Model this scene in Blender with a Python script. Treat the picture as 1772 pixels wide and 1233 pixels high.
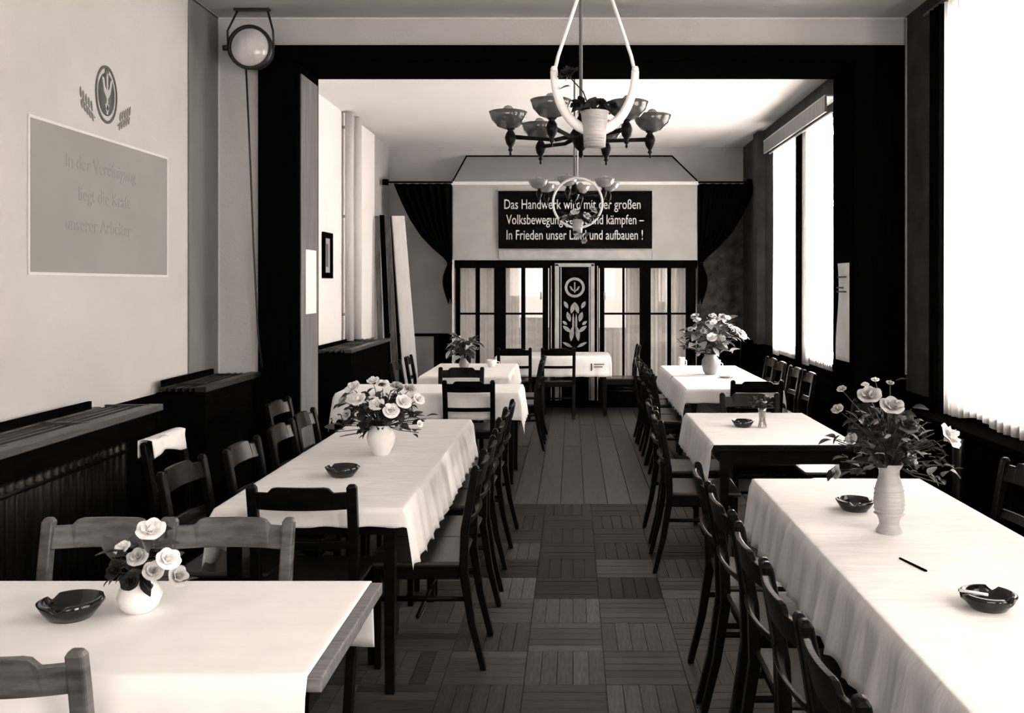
import bpy, bmesh, math, random
from mathutils import Vector, Matrix, Euler
PI = math.pi
R = math.radians
scn = bpy.context.scene
for o in list(bpy.data.objects):
    bpy.data.objects.remove(o, do_unlink=True)
C = scn.collection
random.seed(7)

# ---------------------------------------------------------------- camera, sky, window daylight, exposure
cam = bpy.data.objects.new('camera', bpy.data.cameras.new('camera'))
C.objects.link(cam)
cam.location = (0, 0, 1.65)
cam.rotation_euler = (R(90), 0, 0)
cam.data.sensor_width = 36
cam.data.lens = 1560 / 1772 * 36
cam.data.shift_x = -104 / 1772
cam.data.shift_y = -124.5 / 1772
cam.data.clip_start = 0.05
scn.camera = cam

LIGHT = (1.0, 0.905, 0.85)
world = bpy.data.worlds.new('world')
scn.world = world
world.use_nodes = True
bg = world.node_tree.nodes['Background']
bg.inputs['Color'].default_value = (1.0, 0.90, 0.845, 1)
bg.inputs['Strength'].default_value = 1.15

def area(name, loc, rot, sx, sy, radiance, up=0):
    l = bpy.data.lights.new(name, 'AREA')
    l.shape = 'RECTANGLE'
    l.size = sx
    l.size_y = sy
    l.color = LIGHT
    l.energy = radiance * PI * sx * sy
    o = bpy.data.objects.new(name, l)
    o.location = loc
    o.rotation_euler = rot
    C.objects.link(o)
    return o
# daylight standing in every window opening of the right-hand wall and in the one behind the camera
WX = 2.95
for nm, y0, y1, z0, z1, rad in [('daylight_a', 3.7, 5.75, .9, 3.4, 21.0), ('daylight_b', 0.5, 2.6, .9, 3.4, 23.0),
                                ('daylight_c', -2.4, -0.4, .9, 3.4, 23.0), ('daylight_d', 8.15, 9.05, .92, 3.2, 110.0),
                                ('daylight_e', 9.5, 10.55, .92, 3.2, 110.0)]:
    area(nm, (WX, (y0 + y1) / 2, (z0 + z1) / 2), (0, R(115 if y0 > 8 else 90), 0), z1 - z0, y1 - y0, rad)
area('daylight_rear', (-.3, -3.4, 2.2), (R(90), 0, 0), 3.2, 1.9, 7.5)

vs = scn.view_settings
vs.view_transform = 'Standard'
vs.look = 'None'
vs.gamma = 1
vs.use_curve_mapping = False
vs.exposure = 0.0

# ---------------------------------------------------------------- materials
def mat(name, v, rough=.6, spec=.3, var=0.0, scale=8.0, stretch=(1, 1, 1), bump=0.0, bscale=None, metal=0.0, coat=0.0):
    m = bpy.data.materials.new(name)
    m.use_nodes = True
    nt = m.node_tree
    b = nt.nodes['Principled BSDF']
    col = (v, v * .998, v * .995, 1)
    b.inputs['Base Color'].default_value = col
    b.inputs['Roughness'].default_value = rough
    b.inputs['Specular IOR Level'].default_value = spec
    b.inputs['Metallic'].default_value = metal
    b.inputs['Coat Weight'].default_value = coat
    tc = nt.nodes.new('ShaderNodeTexCoord')
    mp = nt.nodes.new('ShaderNodeMapping')
    mp.inputs['Scale'].default_value = stretch
    nt.links.new(tc.outputs['Object'], mp.inputs['Vector'])
    no = nt.nodes.new('ShaderNodeTexNoise')
    no.inputs['Scale'].default_value = scale
    no.inputs['Detail'].default_value = 5
    nt.links.new(mp.outputs['Vector'], no.inputs['Vector'])
    if var:
        rp = nt.nodes.new('ShaderNodeValToRGB')
        lo, hi = v * (1 - var), min(1, v * (1 + var))
        rp.color_ramp.elements[0].position = .3
        rp.color_ramp.elements[1].position = .7
        rp.color_ramp.elements[0].color = (lo, lo * .998, lo * .995, 1)
        rp.color_ramp.elements[1].color = (hi, hi * .998, hi * .995, 1)
        nt.links.new(no.outputs['Fac'], rp.inputs['Fac'])
        nt.links.new(rp.outputs['Color'], b.inputs['Base Color'])
    if bump:
        n2 = no
        if bscale:
            n2 = nt.nodes.new('ShaderNodeTexNoise')
            n2.inputs['Scale'].default_value = bscale
            n2.inputs['Detail'].default_value = 3
            nt.links.new(mp.outputs['Vector'], n2.inputs['Vector'])
        bp = nt.nodes.new('ShaderNodeBump')
        bp.inputs['Strength'].default_value = bump
        bp.inputs['Distance'].default_value = .02
        nt.links.new(n2.outputs['Fac'], bp.inputs['Height'])
        nt.links.new(bp.outputs['Normal'], b.inputs['Normal'])
    return m

def sheer(name, v, transp, transl):
    m = bpy.data.materials.new(name)
    m.use_nodes = True
    nt = m.node_tree
    nt.nodes.clear()
    out = nt.nodes.new('ShaderNodeOutputMaterial')
    d = nt.nodes.new('ShaderNodeBsdfDiffuse'); d.inputs[0].default_value = (v, v * .998, v * .995, 1)
    t = nt.nodes.new('ShaderNodeBsdfTranslucent'); t.inputs[0].default_value = (v, v * .998, v * .995, 1)
    tr = nt.nodes.new('ShaderNodeBsdfTransparent')
    # woven threads: fine variation of the weave
    tc = nt.nodes.new('ShaderNodeTexCoord')
    w = nt.nodes.new('ShaderNodeTexNoise'); w.inputs['Scale'].default_value = 40
    nt.links.new(tc.outputs['Object'], w.inputs['Vector'])
    mr = nt.nodes.new('ShaderNodeMapRange'); mr.inputs['To Min'].default_value = transp * .85; mr.inputs['To Max'].default_value = transp * 1.15
    nt.links.new(w.outputs['Fac'], mr.inputs['Value'])
    m1 = nt.nodes.new('ShaderNodeMixShader'); m1.inputs[0].default_value = transl
    m2 = nt.nodes.new('ShaderNodeMixShader')
    nt.links.new(mr.outputs['Result'], m2.inputs[0])
    nt.links.new(d.outputs[0], m1.inputs[1]); nt.links.new(t.outputs[0], m1.inputs[2])
    nt.links.new(m1.outputs[0], m2.inputs[1]); nt.links.new(tr.outputs[0], m2.inputs[2])
    nt.links.new(m2.outputs[0], out.inputs[0])
    return m

def thin_glass(name, tint=.95, refl=.08, rough=.02):
    m = bpy.data.materials.new(name)
    m.use_nodes = True
    nt = m.node_tree
    nt.nodes.clear()
    out = nt.nodes.new('ShaderNodeOutputMaterial')
    tr = nt.nodes.new('ShaderNodeBsdfTransparent'); tr.inputs[0].default_value = (tint, tint * .985, tint * .965, 1)
    g = nt.nodes.new('ShaderNodeBsdfGlossy'); g.inputs['Roughness'].default_value = rough
    mx = nt.nodes.new('ShaderNodeMixShader')
    lw = nt.nodes.new('ShaderNodeLayerWeight'); lw.inputs[0].default_value = .3
    mr = nt.nodes.new('ShaderNodeMapRange'); mr.inputs['To Min'].default_value = refl; mr.inputs['To Max'].default_value = min(1, refl * 5)
    nt.links.new(lw.outputs['Facing'], mr.inputs['Value']); nt.links.new(mr.outputs['Result'], mx.inputs[0])
    nt.links.new(tr.outputs[0], mx.inputs[1]); nt.links.new(g.outputs[0], mx.inputs[2])
    nt.links.new(mx.outputs[0], out.inputs[0])
    return m

M = dict(
    wall=mat('plaster_light', .50, .85, .15, .06, 1.5, bump=.15, bscale=60),
    wall_back=mat('plaster_mid', .42, .85, .15, .08, 2.5, bump=.15, bscale=60),
    porch=mat('porch_board_grey', .31, .7, .2, .06, 3),
    wall_dark=mat('plaster_backlit_shade', .035, .8, .15, .35, 5, bump=.15, bscale=60),  # same plaster as the left wall, its backlit shade put into the colour
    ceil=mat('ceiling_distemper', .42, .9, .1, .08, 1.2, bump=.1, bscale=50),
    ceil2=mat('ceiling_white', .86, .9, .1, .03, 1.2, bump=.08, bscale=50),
    trim=mat('cornice_light', .62, .6, .3, .05, 6),
    black=mat('black_stained_wood', .0015, .8, .0, .4, 3, (12, 12, 1), .1, 12),
    jamb=mat('brown_varnished_wood', .12, .5, .3, .3, 2, (14, 14, 1), .1, 12),
    wood=mat('dark_chair_wood', .003, .28, .09, .55, 3, (4, 4, 14), .06, 20, coat=.0),
    wood2=mat('worn_table_wood', .17, .4, .4, .35, 4, (3, 14, 14), .08, 20),
    woodp=mat('worn_lit_chair_wood', .08, .35, .4, .5, 4, (3, 3, 12), .06, 20),  # worn wood, made paler still to carry the light on the foreground chairs
    seat=mat('polished_seat_wood', .022, .3, .3, .45, 3, (12, 3, 3), .05, 20, coat=.1),
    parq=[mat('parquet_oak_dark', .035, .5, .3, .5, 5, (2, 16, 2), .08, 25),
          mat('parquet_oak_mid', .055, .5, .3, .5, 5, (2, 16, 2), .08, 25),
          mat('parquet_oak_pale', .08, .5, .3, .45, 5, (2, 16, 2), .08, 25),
          mat('parquet_oak_painted_shade', .008, .5, .15, .6, 5, (2, 16, 2), .08, 25)],  # last tone carries the floor's shade in its colour
    plank=[mat('floor_plank_dark', .024, .45, .4, .5, 3, (14, 1, 1), .08, 20),
           mat('floor_plank_pale', .038, .45, .4, .45, 3, (14, 1, 1), .08, 20)],
    sub=mat('sub_floor', .03, .8, .1),
    ground=mat('outdoor_ground', .35, .95, .1, .3, 1.2),
    cloth=mat('white_damask', .80, .8, .15, .05, 5, (1, 5, 1), .25, 7),
    cloth2=mat('white_linen', .88, .85, .15, .02, 4, (1, 3, 1), .1, 6),
    iron=mat('dark_iron', .02, .4, .5, .3, 20, metal=.3),
    rad=mat('radiator_enamel', .003, .35, .12, .3, 10),
    drape=mat('black_velvet', .0015, .95, .0, .5, 8, (8, 8, 1)),
    drape2=mat('dark_curtain', .003, .9, .0, .5, 8, (8, 8, 1)),
    panel=mat('wall_inscription_grey', .27, .85, .15, .05, 2),
    letter=mat('faint_letter_grey', .256, .85, .15),
    white=mat('white_enamel', .85, .4, .4, .03, 8),
    banner=mat('banner_black', .003, .9, .0, .5, 6),
    lettw=mat('banner_letter_white', .55, .8, .15),
    embf=mat('emblem_faded', .24, .85, .15, .25, 30),
    emb=mat('emblem_grey', .11, .85, .15, .15, 8),
    embl=mat('emblem_pale', .46, .85, .15, .1, 8),
    moul=mat('moulding_grey', .30, .5, .3, .15, 6),
    gold=mat('panel_ornament_grey', .22, .6, .3, .2, 20),
    leafd=mat('leaf_dark', .012, .45, .4, .5, 20),
    leafm=mat('leaf_mid', .06, .45, .4, .4, 20),
    leafl=mat('leaf_pale', .36, .5, .3, .3, 20),
    petw=mat('petal_white', .85, .7, .2, .05, 20),
    petm=mat('petal_pink_grey', .45, .7, .2, .2, 20),
    petd=mat('petal_dark', .01, .7, .2, .4, 20),
    cer=mat('ceramic_grey', .42, .35, .5, .15, 4, (1, 1, 9), .3, 14),
    cerw=mat('ceramic_white', .80, .3, .5, .08, 9),
    cerd=mat('ceramic_dark_grey', .22, .3, .5, .3, 6),
    ash=mat('smoked_glass', .006, .1, .45, .5, 15, coat=.05),
    ashl=mat('ash_grey', .35, .8, .2, .3, 30),
    lampg=mat('lamp_glass_smoke', .08, .12, .6, .35, 9, coat=.4),
    lampc=mat('lamp_glass_clear', .25, .1, .6, .3, 9, coat=.4),
    paper=mat('paper_white', .80, .8, .15, .03, 6),
    paperg=mat('paper_grey', .70, .8, .15, .1, 6),
    print_=mat('printing_ink', .09, .8, .15),
    boardd=mat('raw_board_dark', .07, .6, .3, .6, 3, (14, 14, 1), .1, 15),
    boardw=mat('raw_board_white', .75, .6, .3, .05, 3, (10, 10, 1)),
    lens=mat('lens_frosted', .55, .15, .6, .25, 8, coat=.5),
    cover=mat('radiator_cover_wood', .035, .4, .4, .5, 3, (10, 2, 10), .08, 20),
    coverd=mat('radiator_cover_black', .008, .4, .3, .5, 3, (10, 2, 10), .08, 20),
    covd=mat('radiator_cover_dark', .002, .8, .0, .5, 3, (10, 2, 10)),
    sheer=sheer('sheer_curtain', .9, .35, .6),
    net=sheer('striped_net_curtain', .95, .22, .6),
    glass=thin_glass('window_glass', .97, .05),
    glassv=thin_glass('vase_glass', .8, .15),
)

# ---------------------------------------------------------------- geometry helpers
class MB:
    """collects boxes, tubes, lathes and sheets into one mesh"""
    def __init__(s):
        s.v = []; s.f = []; s.sm = []
    def add(s, vs_, fs, smooth=False):
        n = len(s.v)
        s.v += [tuple(p) for p in vs_]
        for f in fs:
            s.f.append(tuple(i + n for i in f)); s.sm.append(smooth)
        return s
    def box(s, x0, x1, y0, y1, z0, z1):
        v = [(x0, y0, z0), (x1, y0, z0), (x1, y1, z0), (x0, y1, z0), (x0, y0, z1), (x1, y0, z1), (x1, y1, z1), (x0, y1, z1)]
        return s.add(v, [(0, 3, 2, 1), (4, 5, 6, 7), (0, 1, 5, 4), (1, 2, 6, 5), (2, 3, 7, 6), (3, 0, 4, 7)])
    def tube(s, pts, rad, n=8, cap=True, aspect=1.0):
        pts = [Vector(p) for p in pts]
        rads = rad if isinstance(rad, (list, tuple)) else [rad] * len(pts)
        vs_ = []; up0 = None
        for i, p in enumerate(pts):
            t = (pts[min(i + 1, len(pts) - 1)] - pts[max(i - 1, 0)]).normalized()
            if up0 is None:
                a = Vector((0, 0, 1)) if abs(t.z) < .9 else Vector((0, 1, 0))
            else:
                a = up0
            u = (a - t * a.dot(t)).normalized(); w = t.cross(u); up0 = u
            for k in range(n):
                an = 2 * PI * (k + .5) / n
                vs_.append(p + u * math.cos(an) * rads[i] + w * math.sin(an) * rads[i] * aspect)
        fs = []
        for i in range(len(pts) - 1):
            for k in range(n):
                a = i * n + k; b = i * n + (k + 1) % n
                fs.append((a, b, b + n, a + n))
        if cap:
            fs.append(tuple(range(n))[::-1]); fs.append(tuple((len(pts) - 1) * n + k for k in range(n)))
        return s.add(vs_, fs, n > 4)
    def lathe(s, prof, n=24, c=(0, 0, 0), axis='z', cap0=True, cap1=False, fn=None):
        vs_ = []
        for j, (r, z) in enumerate(prof):
            for k in range(n):
                a = 2 * PI * k / n
                x, y, zz = r * math.cos(a), r * math.sin(a), z
                if fn: x, y, zz = fn(j, a, x, y, zz)
                if axis == 'y': x, y, zz = x, zz, y
                if axis == 'x': x, y, zz = zz, x, y
                vs_.append((c[0] + x, c[1] + y, c[2] + zz))
        fs = []
        for j in range(len(prof) - 1):
            for k in range(n):
                a = j * n + k; b = j * n + (k + 1) % n
                fs.append((a, b, b + n, a + n))
        if cap0: fs.append(tuple(range(n))[::-1])
        if cap1: fs.append(tuple((len(prof) - 1) * n + k for k in range(n)))
        return s.add(vs_, fs, True)
    def sheet(s, nu, nv, fn, smooth=True):
        vs_ = [fn(i / nu, j / nv) for j in range(nv + 1) for i in range(nu + 1)]
        fs = [(j * (nu + 1) + i, j * (nu + 1) + i + 1, (j + 1) * (nu + 1) + i + 1, (j + 1) * (nu + 1) + i) for j in range(nv) for i in range(nu)]
        return s.add(vs_, fs, smooth)
    def prism(s, pts, w0, w1):
        """polygon in (x, y) pushed from z=w0 to z=w1"""
        n = len(pts)
        vs_ = [(p[0], p[1], w0) for p in pts] + [(p[0], p[1], w1) for p in pts]
        fs = [tuple(range(n))[::-1], tuple(range(n, 2 * n))] + [(i, (i + 1) % n, (i + 1) % n + n, i + n) for i in range(n)]
        return s.add(vs_, fs)
    def ring(s, cx, cy, r0, r1, w0, w1, n=36):
        vs_ = []
        for w in (w0, w1):
            for r in (r0, r1):
                for k in range(n):
                    a = 2 * PI * k / n
                    vs_.append((cx + r * math.cos(a), cy + r * math.sin(a), w))
        fs = []
        for k in range(n):
            q = (k + 1) % n
            fs += [(2 * n + k, 3 * n + k, 3 * n + q, 2 * n + q), (n + k, n + q, 3 * n + q, 3 * n + k), (k, 2 * n + k, 2 * n + q, q)]
        return s.add(vs_, fs)
    def mesh(s, name, m):
        me = bpy.data.meshes.new(name)
        me.from_pydata(s.v, [], s.f)
        me.polygons.foreach_set('use_smooth', s.sm)
        me.materials.append(m)
        bm = bmesh.new(); bm.from_mesh(me)
        bmesh.ops.recalc_face_normals(bm, faces=bm.faces[:])
        bm.to_mesh(me); bm.free()
        me.update()
        return me
    def build(s, name, m, parent=None, loc=None, bevel=0, thick=0, rot=None):
        return put(name, s.mesh(name, m), parent, loc, bevel, thick, rot)

def put(name, me, parent=None, loc=None, bevel=0, thick=0, rot=None):
    o = bpy.data.objects.new(name, me)
    C.objects.link(o)
    if parent: o.parent = parent
    if loc is not None: o.location = loc
    if rot is not None: o.rotation_euler = rot
    if thick:
        md = o.modifiers.new('thick', 'SOLIDIFY'); md.thickness = thick; md.offset = 0
    if bevel:
        md = o.modifiers.new('bevel', 'BEVEL'); md.width = bevel; md.segments = 2; md.limit_method = 'ANGLE'
    return o

def tag(o, label=None, cat=None, group=None, kind=None):
    if label: o['label'] = label
    if cat: o['category'] = cat
    if group: o['group'] = group
    if kind: o['kind'] = kind
    return o
def thing(name, label, cat, loc=(0, 0, 0), rot=(0, 0, 0), group=None):
    o = bpy.data.objects.new(name, None)
    C.objects.link(o)
    o.location = loc
    o.rotation_euler = rot if not isinstance(rot, (int, float)) else (0, 0, rot)
    o.empty_display_size = .1
    return tag(o, label, cat, group)
def kids(o):
    return [c for c in bpy.data.objects if c.parent == o]
def copy_tree(o, parent=None):
    c = o.copy(); C.objects.link(c); c.parent = parent
    for ch in TREE.get(o.name, []):
        copy_tree(ch, c)
    return c
TREE = {}
def remember(root):
    todo = [root]
    while todo:
        r = todo.pop(); ks = kids(r); TREE[r.name] = ks; todo += ks
def struct(name, mb, m, parent=None, **k):
    o = mb.build(name, m, parent, **k)
    o['kind'] = 'structure'
    return o
def words(body, size, m, parent, x, y, w, width=None, depth=.002):
    full = text_mesh(body, size, m, 1, depth)
    k = (width / max(v.co.x for v in full.vertices)) if width else .95
    bpy.data.meshes.remove(full)
    pre = ''
    for wd in body.split(' '):
        me = text_mesh(wd, size, m, 1, depth)
        ww = max(v.co.x for v in me.vertices)
        pre = pre + (' ' if pre else '') + wd
        fm = text_mesh(pre, size, m, 1, depth)
        off = max(v.co.x for v in fm.vertices) - ww
        bpy.data.meshes.remove(fm)
        me.transform(Matrix.Translation((off, 0, 0))); me.transform(Matrix.Diagonal((k, 1, 1, 1)))
        put('lettering', me, parent, (x, y, w))
def text_mesh(body, size, m, sx=1.0, depth=.002, align='LEFT'):
    cu = bpy.data.curves.new('lettering', 'FONT')
    cu.body = body; cu.size = size; cu.extrude = depth; cu.align_x = align; cu.resolution_u = 3
    t = bpy.data.objects.new('lettering', cu); C.objects.link(t)
    bpy.context.view_layer.update()
    me = bpy.data.meshes.new_from_object(t.evaluated_get(bpy.context.evaluated_depsgraph_get()))
    bpy.data.objects.remove(t, do_unlink=True); bpy.data.curves.remove(cu)
    me.transform(Matrix.Diagonal((sx, 1, 1, 1)))
    me.materials.clear(); me.materials.append(m)
    return me

# ================================================================= THE ROOM
XL, XR, ZC = -2.58, 2.42, 3.59
YA0, YA1, YB, YR = 6.56, 7.03, 12.75, -3.1
OX0, OX1, OZ = -2.0, 2.06, 3.27

floor = struct('floor', MB().box(XL - .3, XR + .3, YR, YB + .3, -.12, -.014), M['sub'])
struct('ground', MB().box(-30, 30, -25, 45, -.6, -.5), M['ground'])
# parquet laid in basket weave squares of five staves, boards beyond the arch
mod, nst = .34, 5
sw = mod / nst
stave_me = []
for k in range(4):
    b = MB(); g = .0005
    b.add([(-mod/2+g, -sw/2+g, -.012), (mod/2-g, -sw/2+g, -.012), (mod/2-g, sw/2-g, -.012), (-mod/2+g, sw/2-g, -.012),
           (-mod/2+g+.001, -sw/2+g+.001, 0), (mod/2-g-.001, -sw/2+g+.001, 0), (mod/2-g-.001, sw/2-g-.001, 0), (-mod/2+g+.001, sw/2-g-.001, 0)],
          [(4, 5, 6, 7), (0, 1, 5, 4), (1, 2, 6, 5), (2, 3, 7, 6), (3, 0, 4, 7)])
    stave_me.append((b, b.mesh('parquet_stave', M['parq'][k])))
rnd = random.Random(3)
rest = [MB(), MB(), MB(), MB()]
nparts = 0
iy = 0
y = 1.0
while y + mod < 6.95:
    ix = 0
    x = XL
    while x < XR:
        horiz = (ix + iy) % 2 == 0
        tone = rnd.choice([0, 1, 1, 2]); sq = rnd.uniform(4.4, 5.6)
        for j in range(nst):
            off = (j + .5) * sw - mod / 2
            cx, cy = x + mod / 2, y + mod / 2
            px, py, rz = (cx, cy + off, 0) if horiz else (cx + off, cy, PI / 2)
            k = 3 if y > sq else min(2, max(0, tone + rnd.choice([-1, 0, 0, 0, 1])))  # squares towards the arch take the dark tone, painting in the shaded band
            vis = -.62 < cx < .95 and cy > 3.15
            if vis and nparts < 295:
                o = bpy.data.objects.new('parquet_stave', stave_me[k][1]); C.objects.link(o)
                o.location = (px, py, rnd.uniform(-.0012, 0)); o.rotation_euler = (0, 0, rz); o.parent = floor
                nparts += 1
            elif cx + mod / 2 < XR + .2:
                mt = Matrix.Translation((px, py, 0)) @ Matrix.Rotation(rz, 4, 'Z')
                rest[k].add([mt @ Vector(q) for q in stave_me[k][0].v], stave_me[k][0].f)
        x += mod; ix += 1
    y += mod; iy += 1
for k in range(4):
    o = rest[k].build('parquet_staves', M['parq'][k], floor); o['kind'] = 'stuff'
pw = .178
for k in range(28):
    x0 = XL + k * pw
    cut = rnd.choice([9.2, 9.8, 10.6, 11.1])
    for (a, b_) in ((y, cut), (cut, YB)):
        MB().box(x0 + .003, min(XR, x0 + pw) - .003, a + .002, b_ - .002, -.012, rnd.uniform(-.0015, 0)).build('floorboard', M['plank'][rnd.randint(0, 1)], floor)

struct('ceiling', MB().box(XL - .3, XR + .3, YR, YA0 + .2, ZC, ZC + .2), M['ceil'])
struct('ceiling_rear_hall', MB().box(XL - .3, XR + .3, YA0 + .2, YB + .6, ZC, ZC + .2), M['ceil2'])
struct('wall_left', MB().box(XL - .3, XL, YR, YA1, -.1, ZC), M['wall'])
struct('wall_left_rear_hall', MB().box(XL - .3, XL, YA1, 11.56, -.1, ZC), mat('plaster_painted_light', .78, .85, .15, .04, 1.5, bump=.15, bscale=60))  # window light on this stretch is put into a whiter plaster
struct('wall_left_corner', MB().box(XL - .3, XL, 11.56, YB + .3, -.1, ZC), M['wall_back'])

# right wall with its window openings
holes = [(-2.4, -.4, .9, 3.4), (.5, 2.6, .9, 3.4), (3.7, 5.75, .9, 3.4), (8.15, 9.05, .92, 3.2), (9.5, 10.55, .92, 3.2)]
b = MB(); yy = YR
for (a, c, z0, z1) in holes:
    b.box(XR, XR + .3, yy, a, -.1, ZC); b.box(XR, XR + .3, a, c, -.1, z0); b.box(XR, XR + .3, a, c, z1, ZC); yy = c
b.box(XR, XR + .3, yy, YB + .3, -.1, ZC)
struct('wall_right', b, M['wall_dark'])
# wall behind the camera with a wide opening
b = MB()
b.box(XL, -1.9, YR - .2, YR, -.1, ZC).box(1.3, XR, YR - .2, YR, -.1, ZC).box(-1.9, 1.3, YR - .2, YR, -.1, 1.25).box(-1.9, 1.3, YR - .2, YR, 3.15, ZC)
struct('wall_rear', b, M['wall'])
# far wall, open behind the glazed porch
b = MB()
b.box(XL, -1.62, YB, YB + .3, -.1, ZC).box(1.7, XR, YB, YB + .3, 3.05, ZC).box(-1.62, 1.7, YB, YB + .3, -.1, .35).box(-1.62, 1.7, YB, YB + .3, 1.98, ZC)
struct('wall_back', b, M['wall_back'])
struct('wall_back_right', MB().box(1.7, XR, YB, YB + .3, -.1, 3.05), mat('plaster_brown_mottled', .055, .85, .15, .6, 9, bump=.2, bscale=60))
# arch wall
b = MB()
b.box(XL, OX0, YA0, YA1, 0, ZC).box(OX1, XR, YA0, YA1, 0, ZC).box(OX0, OX1, YA0, YA1, OZ, ZC)
struct('wall_arch', b, M['wall'])
# black stained casing round the arch
struct('trim_1', MB().box(-2.275, OX0 + .001, YA0 - .035, YA0 - .001, 0, 3.38), M['black'], bevel=.004)
struct('trim_2', MB().box(OX1 - .001, XR - .002, YA0 - .035, YA0 - .001, 0, 3.38), M['black'], bevel=.004)
struct('trim_3', MB().box(-2.275, XR - .002, YA0 - .04, YA0 - .002, OZ, 3.382), M['black'], bevel=.004)
struct('trim_4', MB().box(OX0, OX0 + .014, YA0 - .03, YA1 + .03, 0, OZ), M['black'])
struct('trim_5', MB().box(OX0 + .014, OX0 + .024, YA0 + .02, YA1 - .02, .1, 3.19), M['jamb'], bevel=.003)
struct('trim_6', MB().box(OX1 - .014, OX1, YA0 - .03, YA1 + .03, 0, OZ), M['black'])
struct('trim_7', MB().box(OX0, OX1, YA0 - .03, YA1 + .03, OZ - .014, OZ), M['black'])
struct('trim_8', MB().box(OX0 - .3, OX1 + .34, YA1 + .001, YA1 + .03, OZ, 3.38), M['black'])
# cornice strips
struct('trim_9', MB().box(XL, XR, YA0 - .012, YA0 - .001, ZC - .014, ZC - .001), M['trim'])
struct('trim_10', MB().box(XL + .001, XL + .012, YR, YA0, ZC - .014, ZC - .001), M['trim'])
struct('trim_11', MB().box(XL + .001, XL + .012, YA0 - .014, YA0 - .001, 1.0, ZC - .014), M['trim'])
struct('trim_12', MB().box(XR - .012, XR - .001, YA0 - .05, YA0 - .036, 1.0, ZC - .014), M['moul'])
# dark wainscot below the sills, in separate panels
def wainscot(nm, side, y0, y1, top, n):
    x0, x1 = (XL, XL + .03) if side == 'l' else (XR - .03, XR)
    o = struct(nm, MB().box(x0, x1, y0, y1, 0, top), M['black'])
    w = (y1 - y0) / n
    xa, xb = (XL + .03, XL + .045) if side == 'l' else (XR - .045, XR - .03)
    for k in range(n):
        MB().box(xa, xb, y0 + k * w + .05, y0 + (k + 1) * w - .05, .15, top - .12).build('panel', M['black'], o, bevel=.006)
    MB().box(min(xa, x0), max(xb, x1), y0, y1, top, top + .025).build('dado_rail', M['black'], o, bevel=.004)
wainscot('wainscot_left_front', 'l', YR, YA0, .95, 12)
wainscot('wainscot_left_back', 'l', YA1, 11.6, .92, 6)
wainscot('wainscot_right_front', 'r', YR, YA0 - .05, .86, 12)
wainscot('wainscot_right_back', 'r', YA1, YB, .88, 7)
struct('wainscot_back', MB().box(-1.95, -1.62, YB - .03, YB, 0, .93).box(1.7, XR - .05, YB - .03, YB, 0, .93), M['black'])
struct('trim_13', MB().box(XL, -1.62, YB - .045, YB - .001, .92, .96), M['black'])
# pilaster and chimney breast in the rear hall
struct('chimney_breast', MB().box(XL, XL + .05, 10.75, 11.55, .98, ZC - .02), M['ceil2'], bevel=.005)
struct('pilaster', MB().box(XR - .1, XR, 11.3, 11.55, .9, ZC - .02), M['wall_dark'], bevel=.005)

struct('wall_left_shade_strip', MB().box(XL, XL + .012, 6.05, YA0 - .015, .98, ZC), mat('plaster_painted_shade', .16, .85, .15, .2, 3, (1, 1, .4)), bevel=.004)  # thin slab; the shade beside the arch is put into its darker colour
# ---- windows of the right wall
def casement(nm, y0, y1, z0, z1, mull=1):
    w = struct(nm, MB().box(XR + .12, XR + .18, y0, y1, z0, z0 + .06).box(XR + .12, XR + .18, y0, y1, z1 - .06, z1)
               .box(XR + .12, XR + .18, y0, y0 + .06, z0, z1).box(XR + .12, XR + .18, y1 - .06, y1, z0, z1), M['white'], bevel=.004)
    n = mull + 1
    step = (y1 - y0) / n
    for k in range(1, n):
        MB().box(XR + .125, XR + .175, y0 + k * step - .025, y0 + k * step + .025, z0 + .06, z1 - .06).build('mullion', M['white'], w)
    zt = z1 - .75
    MB().box(XR + .127, XR + .173, y0 + .06, y1 - .06, zt - .02, zt + .02).build('transom', M['white'], w)
    for k in range(n):
        MB().box(XR + .148, XR + .152, y0 + k * step + .03, y0 + (k + 1) * step - .03, z0 + .05, z1 - .05).build('pane', M['glass'], w)
    MB().box(XR - .05, XR + .12, y0 - .05, y1 + .05, z0 - .035, z0).build('window_sill', M['black'], w, bevel=.004)
for i, h in enumerate(holes):
    casement('window_%d' % (i + 1), *h, mull=1 if h[1] - h[0] > 1.5 else 1)

# window behind the camera
w = struct('window_6', MB().box(-1.9, 1.3, YR - .1, YR - .05, 1.25, 1.31).box(-1.9, 1.3, YR - .1, YR - .05, 3.09, 3.15).box(-.33, -.27, YR - .1, YR - .05, 1.31, 3.09), M['white'])
MB().box(-1.9, 1.3, YR - .08, YR - .075, 1.3, 3.1).build('pane', M['glass'], w)

# ---- curtains
def curtain(name, label, x, y0, y1, z0, z1, folds, amp, m, group=None, axis='y', seed=0, hem=0.0, narrow=0.0):
    rr = random.Random(seed); ph = rr.uniform(0, 6)
    def fn(u, v):
        uu = u
        z = z0 + (z1 - z0) * v
        if v < .02: z += hem * math.sin(u * 23 + ph) * .5 + hem * math.sin(u * 9)
        k = 1 - narrow * math.sin(PI * min(1, max(0, (1 - v) * 1.15))) 
        a = amp * (1 - .35 * v) * math.sin(2 * PI * folds * uu + ph + .6 * math.sin(5 * uu)) + amp * .3 * math.sin(2 * PI * folds * 2.3 * uu)
        p = y0 + (y1 - y0) * ((uu - .5) * k + .5)
        return (x + a, p, z) if axis == 'y' else (p, x + a, z)
    o = MB().sheet(int(folds * 10) + 8, 14, fn).build(name, m, thick=.002)
    return tag(o, label, 'curtain', group)

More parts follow.
